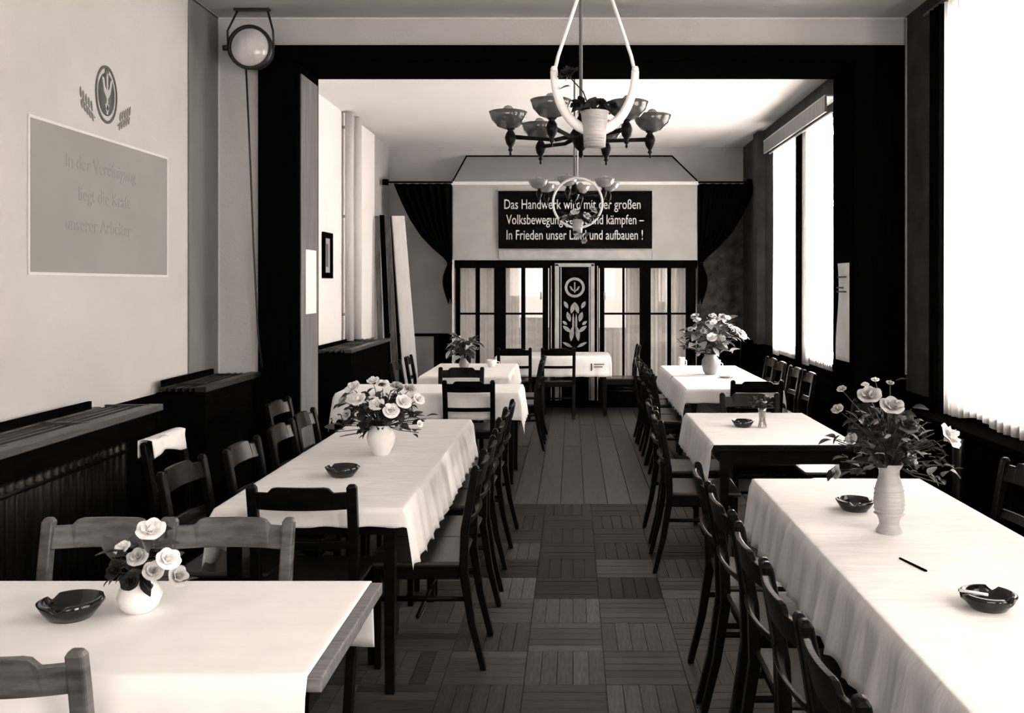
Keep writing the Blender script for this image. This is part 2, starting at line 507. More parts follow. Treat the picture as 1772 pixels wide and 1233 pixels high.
curtain('sheer_curtain', 'wide white sheer curtain glowing over the window at the right edge', XR - .06, 3.7, 5.5, .84, 3.42, 22, .012, M['sheer'], seed=1, hem=.02)
curtain('side_curtain', 'narrow pale curtain beside the near right window', XR - .07, 5.5, 5.66, .84, 3.42, 3, .014, M['net'], seed=2)
curtain('side_curtain', 'black heavy curtain hanging at the far side of the near right window', XR - .09, 5.67, 5.86, .8, 3.42, 3, .02, M['drape2'], seed=3)
curtain('sheer_curtain', 'white sheer curtain over the second window before the arch, outside the picture', XR - .06, .45, 2.65, .84, 3.42, 24, .012, M['sheer'], seed=4)
curtain('sheer_curtain', 'white sheer curtain over the nearer window in the rear hall', XR - .05, 8.2, 9.0, .86, 3.2, 10, .012, M['sheer'], seed=5)
curtain('side_curtain', 'pale curtain between the rear hall windows', XR - .06, 9.0, 9.2, .84, 3.2, 3, .014, M['net'], seed=6)
curtain('side_curtain', 'black curtain between the two rear hall windows', XR - .06, 9.2, 9.5, .84, 3.2, 4, .02, M['drape2'], seed=7)
curtain('sheer_curtain', 'white sheer curtain over the farther window in the rear hall', XR - .05, 9.52, 10.3, .86, 3.2, 10, .012, M['sheer'], seed=8)
curtain('side_curtain', 'pale curtain at the far end of the rear hall windows', XR - .06, 10.3, 10.56, .84, 3.2, 4, .014, M['net'], seed=9, narrow=.2)
t = thing('curtain_pelmet', 'grey sloping pelmet board above the two rear hall windows', 'pelmet', (XR, 8.1, 3.2))
MB().box(-.15, -.13, 0, 2.6, 0, .14).build('face_board', M['jamb'], t, bevel=.003)
MB().box(-.15, 0, 0, 2.6, .14, .155).build('top_board', M['moul'], t)
MB().tube([(-.08, .02, .0), (-.08, 2.58, .0)], .01).build('rail', M['white'], t)
t = thing('curtain_rail', 'dark curtain rail above the near right window', 'curtain rail', (XR, 3.6, 3.44))
MB().tube([(-.07, 0, 0), (-.07, 2.4, 0)], .014).build('rod', M['jamb'], t)
for k in range(3):
    MB().box(-.075, 0, .1 + k * 1.05, .13 + k * 1.05, -.01, .012).build('bracket', M['jamb'], t)

# ---- glazed porch at the far end
YP = 12.1
px0, px1 = -1.6, 1.68
porch = thing('glazed_porch', 'projecting glazed partition with sloping hood at the far wall', 'partition', (0, YP, 0))
b = MB().box(px0, px1, 0, .06, 1.976, 3.0)
b.build('upper_panel', M['porch'], porch)
MB().box(px0 - .02, px1 + .02, -.02, .02, 2.985, 3.03).build('hood_trim', M['trim'], porch, bevel=.004)
# sloping hood
xs0, xs1, zt, yt = -1.49, 1.41, 3.46, YB - YP - .01
MB().add([(px0, .0, 3.03), (px1, .0, 3.03), (xs1, yt, zt), (xs0, yt, zt)], [(0, 1, 2, 3)]).build('hood_slope', M['porch'], porch, thick=.01)
MB().add([(px0, 0, 3.03), (xs0, yt, zt), (px0, yt, 3.03)], [(0, 1, 2)]).add([(px1, 0, 3.03), (px1, yt, 3.03), (xs1, yt, zt)], [(0, 1, 2)]).build('hood_cheek', M['porch'], porch, thick=.01)
for a, c in (((px0, 0, 3.04), (xs0, yt - .02, zt)), ((px1, 0, 3.04), (xs1, yt - .02, zt)), ((xs0, yt - .02, zt), (xs1, yt - .02, zt))):
    MB().tube([a, c], .011, 6).build('hood_edging', M['black'], porch)
for xx in (px0, px1 - .04):
    MB().box(xx, xx + .04, .06, YB - YP - .01, 0, 3.03).build('side_panel', M['wall_back'], porch)
MB().box(px0 - .01, px0 + .02, -.012, .0, .3, 1.98).build('corner_strip', M['trim'], porch)
MB().box(-.985, 1.07, -.02, -.001, 1.995, 2.115).build('ledge_board', M['moul'], porch, bevel=.003)
for xx in (-1.0, 1.08):
    MB().box(xx - .006, xx + .006, -.012, 0, 1.99, 2.95).build('batten', M['moul'], porch)
MB().box(px0, px1, -.01, .06, 1.87, 1.976).build('head_rail', M['black'], porch, bevel=.004)
MB().box(px0, px1, -.005, .05, 0, .38).build('plinth', M['black'], porch)
# four glazed leaves
leaves = [(-1.56, [(-1.505, -1.296), (-1.241, -1.047)], -.97, 'l1'), (-.97, [(-.892, -.683), (-.628, -.396)], -.32, 'l2'),
          (.37, [(.434, .675), (.705, .908)], .975, 'l3'), (.975, [(1.055, 1.28), (1.33, 1.528)], 1.66, 'l4')]
for i, (a, gl, c, _) in enumerate(leaves):
    f = MB()
    (g0, g1), (g2, g3) = gl
    f.box(a, g0, -.015, .045, .38, 1.87).box(g1, g2, -.015, .045, .38, 1.87).box(g3, c, -.015, .045, .38, 1.87)
    f.box(g0, g3, -.015, .045, .38, .42)
    fr = f.build('leaf_frame', M['black'], porch, bevel=.003)
    for (p, q) in gl:
        MB().box(p, q, -.01, .03, 1.245, 1.272).build('glazing_bar', M['black'], fr)
        for (z0, z1) in ((.42, 1.247), (1.27, 1.87)):
            MB().box(p, q, .01, .014, z0, z1).build('pane', M['glass'], fr)
    if i in (1, 2):
        MB().tube([(g3 - .02 if i == 1 else g0 + .0, -.03, 1.45), (g3 - .02 if i == 1 else g0, -.03, 1.55)], .012, 6).build('handle', M['moul'], fr)
# centre panel with mouldings
cp = MB().box(-.31, .36, -.02, .05, .1, 1.90).build('centre_panel', M['black'], porch)
for (a, c, z0, z1) in ((-.233, -.175, .1, 1.93), (.245, .30, .1, 1.93), (-.233, .30, 1.885, 1.935)):
    MB().box(a, c, -.045, -.02, z0, z1).build('moulding', M['moul'], cp, bevel=.008)
for xx in (-.285, -.155, .225, .335):
    MB().box(xx, xx + .012, -.035, -.02, .1, 1.9).build('bead', M['moul'], cp)
curtain('net_curtain', 'grey striped curtain behind the left glazed leaves', YP + .16, -1.56, -.72, .25, 1.9, 15, .014, M['net'], group='curtains in the glazed porch', axis='x', seed=11)
curtain('net_curtain', 'short grey curtain low behind the pane left of the centre panel', YP + .18, -.71, -.36, .25, 1.2, 6, .012, M['net'], group='curtains in the glazed porch', axis='x', seed=12)
curtain('net_curtain', 'grey striped curtain behind the right glazed leaves', YP + .16, .73, 1.6, .25, 1.9, 14, .014, M['net'], group='curtains in the glazed porch', axis='x', seed=13)
curtain('net_curtain', 'short grey curtain low behind the pane right of the centre panel', YP + .18, .40, .72, .25, 1.05, 5, .012, M['net'], group='curtains in the glazed porch', axis='x', seed=14)

# painted emblem made of a ring, an upright stem with two curved arms, and leaf sprigs
def leafshape(L, W, n=5):
    p = []
    for i in range(n + 1):
        t_ = i / n; p.append((W * math.sin(PI * t_) ** .8, L * t_))
    for i in range(n - 1, 0, -1):
        t_ = i / n; p.append((-W * math.sin(PI * t_) ** .8, L * t_))
    return p
def rot2(pts, a, cx, cy):
    return [(cx + x * math.cos(a) - y * math.sin(a), cy + x * math.sin(a) + y * math.cos(a)) for x, y in pts]

t = thing('wall_emblem', 'round grey painted emblem with leaf sprigs above the wall inscription', 'emblem', (XL + .002, 4.99, 2.70), (R(90), 0, R(90)))
MB().ring(0, 0, .145, .16, 0, .004).build('outer_ring', M['emb'], t).scale = (.72, 1, 1)
MB().lathe([(.001, .003), (.118, .003), (.118, .0)], 32, cap0=False).build('disc', M['emb'], t).scale = (.72, 1, 1)
b = MB().prism([(-.008, -.11), (.008, -.11), (.008, .115), (-.008, .115)], .003, .007)
for s in (-1, 1):
    pts = [(s * .012, -.02), (s * .045, .01), (s * .06, .05), (s * .075, .09), (s * .05, .085), (s * .035, .04), (s * .008, .02)]
    b.prism(pts, .003, .007)
    b.prism(rot2(leafshape(.06, .012), s * .9, s * .02, -.09), .003, .007)
b.build('stem_motif', M['embl'], t).scale = (.72, 1, 1)
b = MB().ring(0, .125, .012, .024, .003, .006, 12); b.build('top_knot', M['emb'], t).scale = (.72, 1, 1)
for s in (-1, 1):
    b = MB().prism(rot2([(-.003, 0), (.003, 0), (.003, .15), (-.003, .15)], s * -1.05, s * .12, -.15), 0, .003)
    for k in range(5):
        bx, by = s * (.15 + .027 * k), -.13 + .013 * k
        b.prism(rot2(leafshape(.055, .006), -s * .15, bx, by + .01), 0, .004)
        b.prism(rot2(leafshape(.045, .006), PI - s * .25, bx, by - .0), 0, .004)
    b.build('sprig', M['embf'], t)
t = thing('wall_inscription', 'pale grey painted inscription panel with a light border on the left wall', 'wall panel', (XL + .001, 4.28, 1.71), (R(90), 0, R(90)))
MB().prism([(0, 0), (1.45, 0), (1.45, .735), (0, .735)], 0, .004).build('field', M['panel'], t)
b = MB().box(-.012, 1.462, -.014, 0, 0, .006).box(-.012, 1.462, .735, .749, 0, .006).box(-.012, 0, 0, .735, 0, .006).box(1.45, 1.462, 0, .735, 0, .006)
b.build('border', M['trim'], t)
for (s_, x, yv, sz) in (('In der Vereinigung', .30, .54, .105), ('liegt die Kraft', .42, .38, .105), ('unserer Arbeiter', .30, .22, .105)):
    words(s_, sz, M['letter'], t, x, yv, .0048, None, .0008)

t = thing('wall_banner', 'black banner board with white German lettering above the glazed porch', 'banner', (-.985, YP - .03, 2.13), (R(90), 0, 0))
MB().box(0, 2.055, 0, .77, 0, .02).build('board', M['banner'], t, bevel=.003)
for (s_, x, yv, wdt) in (('Das Handwerk wird mit der großen', .07, .53, 1.83), ('Volksbewegung geeint und kämpfen –', .105, .325, 1.84), ('In Frieden unser Land und aufbauen !', .10, .12, 1.83)):
    words(s_, .185, M['lettw'], t, x, yv, .022, wdt)

# emblem on the centre panel
t = thing('panel_emblem', 'carved ring emblem with leaf sprays on the dark centre panel', 'emblem', (.035, YP - .021, 1.61), (R(90), 0, 0))
MB().ring(0, .0, .10, .135, 0, .008, 20).build('ring', M['gold'], t)
b = MB().prism([(-.008, -.07), (.008, -.07), (.008, .07), (-.008, .07)], 0, .006)
for s in (-1, 1):
    b.prism([(0, -.06), (s * .05, -.03), (s * .07, .02), (s * .045, .01), (s * .02, -.03)], 0, .006)
b.build('motif', M['gold'], t)
for s in (-1, 1):
    b = MB()
    for (x, yv, a, L, W) in ((.05, -.35, .3, .16, .03), (.09, -.28, -.5, .11, .025), (.06, -.46, -.3, .14, .03), (.02, -.62, 0, .28, .014), (.05, -.6, -.9, .14, .026), (.05, -.72, .1, .2, .03), (.03, -.8, -1.1, .15, .02), (.1, -.5, -.9, .08, .02)):
        b.prism(rot2(leafshape(L, W), s * a, s * x, yv), 0, .006)
    b.build('leaf_spray', M['gold'], t)

# ---- black stage drapes either side of the porch
def drape(label, sgn, cx):
    t = thing('stage_drape', label, 'drape', (cx, YP - .02, 0), group='black drapes either side of the porch')
    ZT, ZK = 3.0, 1.93
    outer = [(0, .78), (.2, .69), (.45, .56), (.65, .42), (.8, .27), (.92, .12), (1, .05)]
    def wv(v):
        for (a, x0), (c, x1) in zip(outer, outer[1:]):
            if v <= c: return x0 + (x1 - x0) * (v - a) / (c - a)
        return .05
    def fn(u, v):
        w_ = wv(v)
        x = u * w_
        z = ZT - (ZT - ZK) * v * (1 - .0 * u)
        return (sgn * -x, .035 * math.sin(u * 2 * PI * 7 + v) * (.4 + .6 * (w_ / .78)) - .03 * math.sin(PI * v), z)
    MB().sheet(70, 24, fn).build('swag', M['drape'], t, thick=.004)
    def fn2(u, v):
        w_ = .05 + .09 * math.sin(PI * min(1, v * 1.0)) * (1 - .3 * v)
        return (sgn * -(u * w_), .02 * math.sin(u * 2 * PI * 3 + 2 * v), ZK - v * (.5 + .05 * math.sin(u * 9)))
    MB().sheet(24, 12, fn2).build('tail', M['drape'], t, thick=.004)
    MB().lathe([(.03, -.02), (.04, 0), (.03, .02)], 12, (sgn * -.03, 0, ZK), cap1=True).build('tie_band', M['drape2'], t)
drape('black stage drape swept to its tie, left of the glazed porch', 1, -1.61)
drape('black stage drape swept to its tie, right of the glazed porch', -1, 1.69)
t = thing('drape_rail', 'thin dark drape rail running from the left wall to the porch hood', 'rail', (0, YP - .02, 3.02))
MB().tube([(-2.5, 0, 0), (-1.6, 0, 0)], .013).build('rod', M['black'], t)
MB().box(-2.54, -2.46, -.03, .03, -.04, .04).build('end_bracket', M['black'], t, bevel=.01)
t = thing('drape_rail', 'thin dark drape rail running from the porch hood to the right wall', 'rail', (0, YP - .02, 3.02))
MB().tube([(1.69, 0, 0), (2.4, 0, 0)], .013).build('rod', M['black'], t)
MB().box(2.34, 2.41, -.03, .03, -.04, .04).build('end_bracket', M['black'], t, bevel=.01)

# ================================================================= LEFT WALL FITTINGS
def rad_cover(label, y0, y1, top, x1, front, cw='cover'):
    t = thing('radiator_cover', label, 'radiator cover', (XL, y0, 0))
    L = y1 - y0; D = x1 - XL
    MB().box(D - .075, D, 0, L, top - .035, top).build('front_board', M[cw], t, bevel=.004)
    MB().box(.035, .075, 0, L - .12, top - .03, top + .0).build('back_board', M[cw], t, bevel=.004)
    MB().box(.047, .065, 0, L - .2, top, top + .04).build('upstand', M['covd'], t)
    n = 4
    for k in range(n):
        xx = .10 + (D - .2) * k / (n - 1)
        MB().box(xx - .008, xx + .008, 0, L, top - .03, top - .008).build('slat', M[cw], t)
    k = 0; yv = .18
    while yv < L:
        MB().box(.06, D - .05, yv, yv + .02, top - .012, top + .002).build('cross_bar', M[cw], t); yv += .62
    for yv in (0, L - .05):
        MB().box(D - .06, D - .01, yv, yv + .05, 0, top - .035).build('post', M['covd'], t)
    MB().box(D - .055, D - .02, .05, L - .05, top - .14, top - .035).build('front_rail', M['covd'], t)
    if front:
        MB().box(D - .045, D - .03, .05, L - .05, .05, top - .14).build('front_panel', M['covd'], t)
        MB().box(.02, D - .06, 0, .02, .05, top - .035).build('end_panel', M['covd'], t)
    return t
rad_cover('long wooden slatted radiator cover along the left wall by the first table', 2.2, 4.92, 1.0, -2.23, False)
rad_cover('shorter dark radiator cover against the left side of the arch', 5.55, 6.53, 1.02, -2.25, True, 'coverd')
rad_cover('dark radiator cover below the left wall in the rear hall', 9.0, 10.95, 1.0, -2.2, True)
t = thing('radiator', 'dark ribbed radiator under the long slatted cover', 'radiator', (XL + .14, 2.5, 0))
fin = None
for k in range(34):
    if fin is None:
        fin = MB().tube([(0, 0, .14), (0, 0, .17), (0, 0, .8), (0, 0, .83)], [.02, .045, .045, .02], 8, aspect=.4).mesh('fin', M['rad'])
    put('fin', fin, t, (.07, k * .068, 0))
MB().tube([(.07, -.03, .2), (.07, 2.28, .2)], .02).build('header_pipe', M['rad'], t)
MB().tube([(.07, -.03, .77), (.07, 2.28, .77)], .02).build('header_pipe', M['rad'], t)
for k in (2, 31):
    MB().box(.05, .09, k * .068 - .015, k * .068 + .015, 0, .15).build('foot', M['rad'], t)
t = thing('radiator_box', 'low dark radiator casing under the near right window', 'radiator cover', (XR, 3.4, 0))
MB().box(-.24, -.045, 0, 2.5, .80, .835).build('top_board', M['covd'], t, bevel=.004)
for k in range(9):
    MB().box(-.22, -.205, .05 + k * .27, .28 + k * .27, .05, .78).build('front_panel', M['covd'], t, bevel=.004)
MB().box(-.21, -.05, .02, .05, 0, .8).box(-.21, -.05, 2.45, 2.48, 0, .8).build('end_panel', M['covd'], t)
t = tag(MB().tube([(XR - .3, 4.95, 0), (XR - .3, 4.95, .80)], .03, 12).build('heating_pipe', M['rad']), 'upright grey heating pipe standing in front of the casing below the right window', 'pipe')

for yv, r_, lb in ((10.12, .05, 'nearer pale heating pipe running up the left wall of the rear hall'), (10.45, .06, 'farther pale heating pipe running up the left wall of the rear hall')):
    t = thing('heating_pipe', lb, 'pipe', (XL + .08, yv, 0))
    MB().tube([(0, 0, 1.02), (0, 0, ZC - .01)], r_, 14).build('tube', M['wall'], t)
    for z in (1.3, 2.4, 3.4):
        MB().box(-.08, 0, -.012, .012, z, z + .03).build('bracket', M['moul'], t)

# small picture
t = thing('picture_frame', 'small narrow black framed picture on the left wall of the rear hall', 'picture', (XL + .001, 9.28, 1.715), (R(90), 0, R(90)))
b = MB().box(0, .36, 0, .06, 0, .025).box(0, .36, .42, .48, 0, .025).box(0, .07, .06, .42, 0, .025).box(.29, .36, .06, .42, 0, .025)
b.build('frame', M['black'], t, bevel=.004)
MB().box(.07, .29, .06, .42, 0, .008).build('picture', M['moul'], t)
MB().box(.14, .22, .12, .36, .008, .01).build('figure', M['emb'], t)

# notices on the arch reveals
tag(MB().box(OX0 + .025, OX0 + .028, 6.68, 6.95, 1.43, 1.91).build('notice', M['paper']), 'blank white paper notice on the left jamb of the arch', 'notice')
t = thing('notice', 'tall grey paper notice with dark printed lines on the right jamb of the arch', 'notice', (OX1 - .0145, 6.9, 1.08), (R(90), 0, R(-90)))
def fnn(u, v):
    return (u * .3, v * .73, .016 + .012 * math.sin(v * 5 + 1) * (1 - u))
MB().sheet(6, 20, fnn).build('sheet', M['paperg'], t, thick=.001)
for (z, a, c) in ((.62, .05, .27), (.54, .03, .2), (.51, .03, .27)):
    MB().box(a, c, z, z + .012, .028, .030).build('printed_line', M['print_'], t)

# boards leaning in the corner
def board(label, xt, xb, yt_, yb, w_, ztop, th, m):
    o = MB()
    for (z0, z1) in ((0, ztop),):
        o.add([(xb, yb, 0), (xb + w_, yb, 0), (xb + w_, yb + th, 0), (xb, yb + th, 0), (xt, yt_, ztop), (xt + w_ * .85, yt_, ztop), (xt + w_ * .85, yt_ + th, ztop), (xt, yt_ + th, ztop)],
              [(0, 3, 2, 1), (4, 5, 6, 7), (0, 1, 5, 4), (1, 2, 6, 5), (2, 3, 7, 6), (3, 0, 4, 7)])
    tag(o.build('board', m, bevel=.003), label, 'board', 'boards leaning in the rear left corner')
board('outermost dark board leaning against the left wall in the rear corner', -2.51, -2.42, 11.45, 11.3, .07, 2.52, .03, M['boardd'])
board('second dark board from the left leaning in the rear corner', -2.47, -2.32, 11.55, 11.33, .07, 2.54, .03, M['black'])
board('third dark board from the left leaning in the rear corner', -2.42, -2.24, 11.62, 11.36, .08, 2.55, .03, M['boardd'])
board('dark narrow board next to the white board in the rear corner', -2.40, -2.17, 11.66, 11.39, .06, 2.53, .03, M['black'])
board('tall white board leaning in the rear left corner', -2.34, -2.11, 11.7, 11.44, .19, 2.54, .022, M['boardw'])

# ---- spotlight on the arch
t = thing('spotlight', 'round black spotlight with frosted lens hung at the left end of the arch', 'spotlight', (-2.255, 6.33, 3.31))
MB().lathe([(.135, -.03), (.155, -.035), (.155, .0), (.14, .08), (.10, .15), (.05, .17)], 32, axis='y', cap0=False, cap1=True).build('housing', M['iron'], t)
MB().lathe([(.132, -.02), (.11, -.035), (.07, -.05), (.03, -.058), (.001, -.06)], 32, axis='y', cap0=False).build('lens', M['lens'], t)
MB().tube([(-.16, 0, .0), (-.165, 0, .12), (-.10, .02, .27)], .008, 6).build('bracket', M['iron'], t)
MB().tube([(.16, 0, .0), (.155, 0, .12), (.11, .02, .27)], .008, 6).build('bracket', M['iron'], t)
MB().box(-.12, .13, -.01, .03, .262, .279).build('ceiling_plate', M['iron'], t)
MB().lathe([(.02, -.02), (.02, .02)], 10, (-.175, 0, 0), axis='x', cap1=True).build('knob', M['iron'], t)
tag(MB().tube([(-2.30, 6.36, 3.17), (-2.295, 6.42, 2.6), (-2.285, 6.47, 1.9), (-2.265, 6.5, 1.3), (-2.235, 6.5, 1.05)], .007, 6).build('lamp_cable', M['iron']), 'thin black cable hanging down from the spotlight beside the arch', 'cable')

# ================================================================= FURNITURE
def make_chair(WD='wood'):
    root = thing('dining_chair', 'dark wooden chair', 'chair')
    MB().box(-.20, .20, -.20, .21, .44, .462).build('seat', M['seat'], root, bevel=.01)
    MB().box(-.185, .185, .165, .185, .385, .44).box(-.185, -.165, -.18, .165, .385, .44).box(.165, .185, -.18, .165, .385, .44).box(-.185, .185, -.18, -.16, .385, .44).build('seat_apron', M[WD], root)
    for s in (-1, 1):
        b = MB(); x = s * .178
        a_, b0 = .019, .014
        b.add([(x - b0, .16 - b0 + .01, 0), (x + b0, .16 - b0 + .01, 0), (x + b0, .16 + b0 + .01, 0), (x - b0, .16 + b0 + .01, 0),
               (x - a_, .17 - a_, .44), (x + a_, .17 - a_, .44), (x + a_, .17 + a_, .44), (x - a_, .17 + a_, .44)],
              [(0, 3, 2, 1), (4, 5, 6, 7), (0, 1, 5, 4), (1, 2, 6, 5), (2, 3, 7, 6), (3, 0, 4, 7)])
        b.build('leg', M[WD], root, bevel=.004)
        # back post: one piece from foot to rounded head
        path = [(-.285, 0, .013), (-.235, .2, .016), (-.20, .42, .019), (-.205, .6, .018), (-.235, .78, .017), (-.25, .862, .016), (-.252, .876, .010)]
        v = []; f = []
        for (yy_, zz, h) in path:
            w_ = .02 if zz < .87 else .012
            xx = s * (.188 + .008 * zz)
            v += [(xx - w_, yy_ - h, zz), (xx + w_, yy_ - h, zz), (xx + w_, yy_ + h, zz), (xx - w_, yy_ + h, zz)]
        for i in range(len(path) - 1):
            for k in range(4):
                a = i * 4 + k; c = i * 4 + (k + 1) % 4
                f.append((a, c, c + 4, a + 4))
        f += [(0, 3, 2, 1), tuple(len(v) - 4 + k for k in range(4))]
        MB().add(v, f).build('back_post', M[WD], root, bevel=.006)
    # curved crest rail with raised centre
    def rail(z0, z1f, th, half, ybase, bow):
        n = 20; v = []; f = []
        for i in range(n + 1):
            x = -half + 2 * half * i / n
            yb = ybase - bow * (1 - (x / half) ** 2)
            z1 = z1f(abs(x) / half)
            lean = .10
            v += [(x, yb + lean * 0, z0), (x, yb + th, z0), (x, yb + th - .02, z1), (x, yb - .02, z1)]
        for i in range(n):
            for k in range(4):
                a = i * 4 + k; c = i * 4 + (k + 1) % 4
                f.append((a, c, c + 4, a + 4))
        f += [(0, 3, 2, 1), tuple(n * 4 + k for k in range(4))]
        return MB().add(v, f)
    rail(.775, lambda q: .868 if q < .58 else (.868 - .022 * min(1, (q - .58) / .12)), .018, .182, -.242, .03).build('crest_rail', M[WD], root, bevel=.003)
    rail(.615, lambda q: .65, .014, .178, -.216, .024).build('back_slat', M[WD], root, bevel=.003)
    MB().tube([(-.18, -.225, .30), (-.178, .168, .30)], .012, 6, aspect=.8).build('stretcher', M[WD], root)
    MB().tube([(.18, -.225, .30), (.178, .168, .30)], .012, 6, aspect=.8).build('stretcher', M[WD], root)
    MB().tube([(-.178, .168, .36), (.178, .168, .36)], .011, 6).build('stretcher', M[WD], root)
    MB().tube([(-.17, .0, .22), (.17, .0, .22)], .011, 6).build('stretcher', M[WD], root)
    remember(root)
    return root
chair0 = make_chair()
worn_lit0 = make_chair('woodp')
wused = [False]
used = [False]
cr = random.Random(5)
def chair(x, y, face, label, group=None, jit=1, worn_lit=False):
    """face: degrees of the seat's front direction, 0 = towards the far wall, 90 = left, -90 = right, 180 = camera"""
    if worn_lit:
        if wused[0]: o = copy_tree(worn_lit0)
        else: o = worn_lit0; wused[0] = True
    elif used[0]: o = copy_tree(chair0)
    else: o = chair0; used[0] = True
    o.location = (x + cr.uniform(-.008, .008) * jit, y + cr.uniform(-.01, .01) * jit, 0)
    o.rotation_euler = (0, 0, R(face + cr.uniform(-2.5, 2.5) * jit))
    o['label'] = label
    if group: o['group'] = group
    return o

def table(label, x0, x1, y0, y1, m='wood', top=.752, group=None, inset=.065):
    t = thing('dining_table', label, 'table', ((x0 + x1) / 2, (y0 + y1) / 2, 0), group=group)
    hx, hy = (x1 - x0) / 2, (y1 - y0) / 2
    MB().box(-hx, hx, -hy, hy, top - .035, top).build('tabletop', M[m], t, bevel=.004)
    i = .05
    MB().box(-hx + i, hx - i, -hy + i, -hy + i + .02, top - .115, top - .035).box(-hx + i, hx - i, hy - i - .02, hy - i, top - .115, top - .035) \
        .box(-hx + i, -hx + i + .02, -hy + i, hy - i, top - .115, top - .035).box(hx - i - .02, hx - i, -hy + i, hy - i, top - .115, top - .035).build('apron', M['wood'], t)
    for sx in (-1, 1):
        for sy in (-1, 1):
            cx, cy = sx * (hx - inset), sy * (hy - .045)
            a, c = .024, .018
            MB().add([(cx - c, cy - c, 0), (cx + c, cy - c, 0), (cx + c, cy + c, 0), (cx - c, cy + c, 0), (cx - a, cy - a, top - .035), (cx + a, cy - a, top - .035), (cx + a, cy + a, top - .035), (cx - a, cy + a, top - .035)],
                     [(0, 3, 2, 1), (4, 5, 6, 7), (0, 1, 5, 4), (1, 2, 6, 5), (2, 3, 7, 6), (3, 0, 4, 7)]).build('leg', M['wood'], t)
    return t

def cloth(label, x0, x1, y0, y1, ol, or_, on, of, z=.758, seed=0, m='cloth', rip=.014, wav=.02, crease=(), group=None, pt=1.0):
    rr = random.Random(seed); p1, p2, p3 = (rr.uniform(0, 6) for _ in range(3))
    L, W = x1 - x0, y1 - y0
    def us(a, lo, hi, ext0, ext1, n):
        r = [lo - ext0 * (1 - i / 7) for i in range(7)] if ext0 else []
        mid = [lo, lo + .006, lo + .014] + [lo + .03 + (hi - lo - .06) * i / n for i in range(n + 1)] + [hi - .014, hi - .006, hi]
        r += mid
        r += [hi + ext1 * (i + 1) / 7 for i in range(7)] if ext1 else []
        return r
    X = us(0, x0, x1, ol, or_, max(10, int(L / .025)))
    Y = us(0, y0, y1, on, of, max(10, int(W / .025)))
    v = []
    for y in Y:
        for x in X:
            a = max(0, x0 - x, x - x1); sx = -1 if x < x0 else 1
            b_ = max(0, y0 - y, y - y1); sy = -1 if y < y0 else 1
            px, py, pz = min(max(x, x0), x1), min(max(y, y0), y1), z
            e = min(px - x0, x1 - px, py - y0, y1 - py)
            if e < .012: pz -= .003 * (1 - e / .012) ** 2
            pz += .0012 * math.sin(px * 31 + p1) * math.sin(py * 17 + p2) if e > .03 else 0
            for cy in crease:
                pz += .006 * math.exp(-((py - cy) / .012) ** 2)
            d = math.hypot(a, b_)
            if d > 0:
                q = min(1, d / .18)
                if a:
                    s_ = py
                    rp = (math.sin(s_ * 2 * PI / .17 + p1 + .8 * math.sin(s_ * 3 + p3)) + .5 * math.sin(s_ * 2 * PI / .075 + p2)) * rip * q
                    px += sx * (.009 + a * .13 + max(-.004, rp) + .003)
                if b_:
                    s_ = px
                    rp = (math.sin(s_ * 2 * PI / .19 + p2) + .5 * math.sin(s_ * 2 * PI / .08 + p3)) * rip * q
                    py += sy * (.009 + b_ * .13 + max(-.004, rp) + .003)
                pz = z - .003 - d * (.97 if not (a and b_) else .97 * pt)
                edge = (a / max(ol if sx < 0 else or_, .001) if a else 0, b_ / max(on if sy < 0 else of, .001) if b_ else 0)
                if max(edge) > .99:
                    pz += (wav if (a or on > .15) else wav * .15) * .5 * math.sin((py if a else px) * 2 * PI / .17 + p1 + .5)
            v.append((px, py, pz))
    nx = len(X)
    f = [(j * nx + i, j * nx + i + 1, (j + 1) * nx + i + 1, (j + 1) * nx + i) for j in range(len(Y) - 1) for i in range(nx - 1)]
    o = MB().add(v, f, True).build('tablecloth', M[m], thick=.0015)
    return tag(o, label, 'tablecloth', group)

# near left table, set crosswise; the cloth is a runner leaving the wooden end bare
table('near left table with a bare wooden end, set crosswise in the foreground', -2.1, -.572, 2.06, 2.72, 'wood2', inset=.3)
cloth('plain white cloth on the foreground left table, leaving its wooden end bare', -2.08, -.605, 2.06, 2.72, .0, .0, .30, .22, seed=1, m='cloth2', rip=.004, wav=.0)
# long left table, two tables end to end
table('nearer of two tables under the long cloth on the left', -1.43, -.67, 3.6, 4.745)
table('farther of two tables under the long cloth on the left', -1.43, -.67, 4.755, 5.98)
cloth('long white cloth draped over the left row table with scalloped hem', -1.43, -.67, 3.6, 5.98, .24, .24, .07, .10, seed=2, crease=(4.79,), wav=.03)
# near right table
table('nearer of two tables under the long cloth on the right', .83, 1.60, 1.52, 3.025)
table('farther of two tables under the long cloth on the right', .83, 1.60, 3.035, 4.15)
cloth('long white cloth with folded creases on the near right table', .83, 1.60, 1.52, 4.15, .24, .10, .2, .10, seed=3, crease=(3.06,), wav=.015)
table('middle right table with bare front edge', .79, 1.60, 5.03, 6.27)
cloth('white cloth on the middle right table, hanging down on its aisle side', .79, 1.60, 5.03, 6.27, .22, .05, .0, .05, seed=4)
table('nearer of the two far right tables in the rear hall', .98, 1.80, 7.72, 8.78)
cloth('white cloth on the nearer far right table in the rear hall', .98, 1.80, 7.72, 8.78, .24, .12, .12, .0, seed=5)
table('farthest table on the right in the rear hall', .98, 1.80, 8.84, 9.95)
cloth('white cloth on the farthest right table in the rear hall', .98, 1.80, 8.84, 9.95, .24, .12, .0, .1, seed=6, z=.756)
table('crosswise table just beyond the arch on the left', -1.95, -.44, 7.42, 8.08)
cloth('white cloth with long ends on the crosswise table beyond the arch', -1.95, -.44, 7.42, 8.08, .24, .26, .22, .1, seed=7, rip=.006, wav=.004)
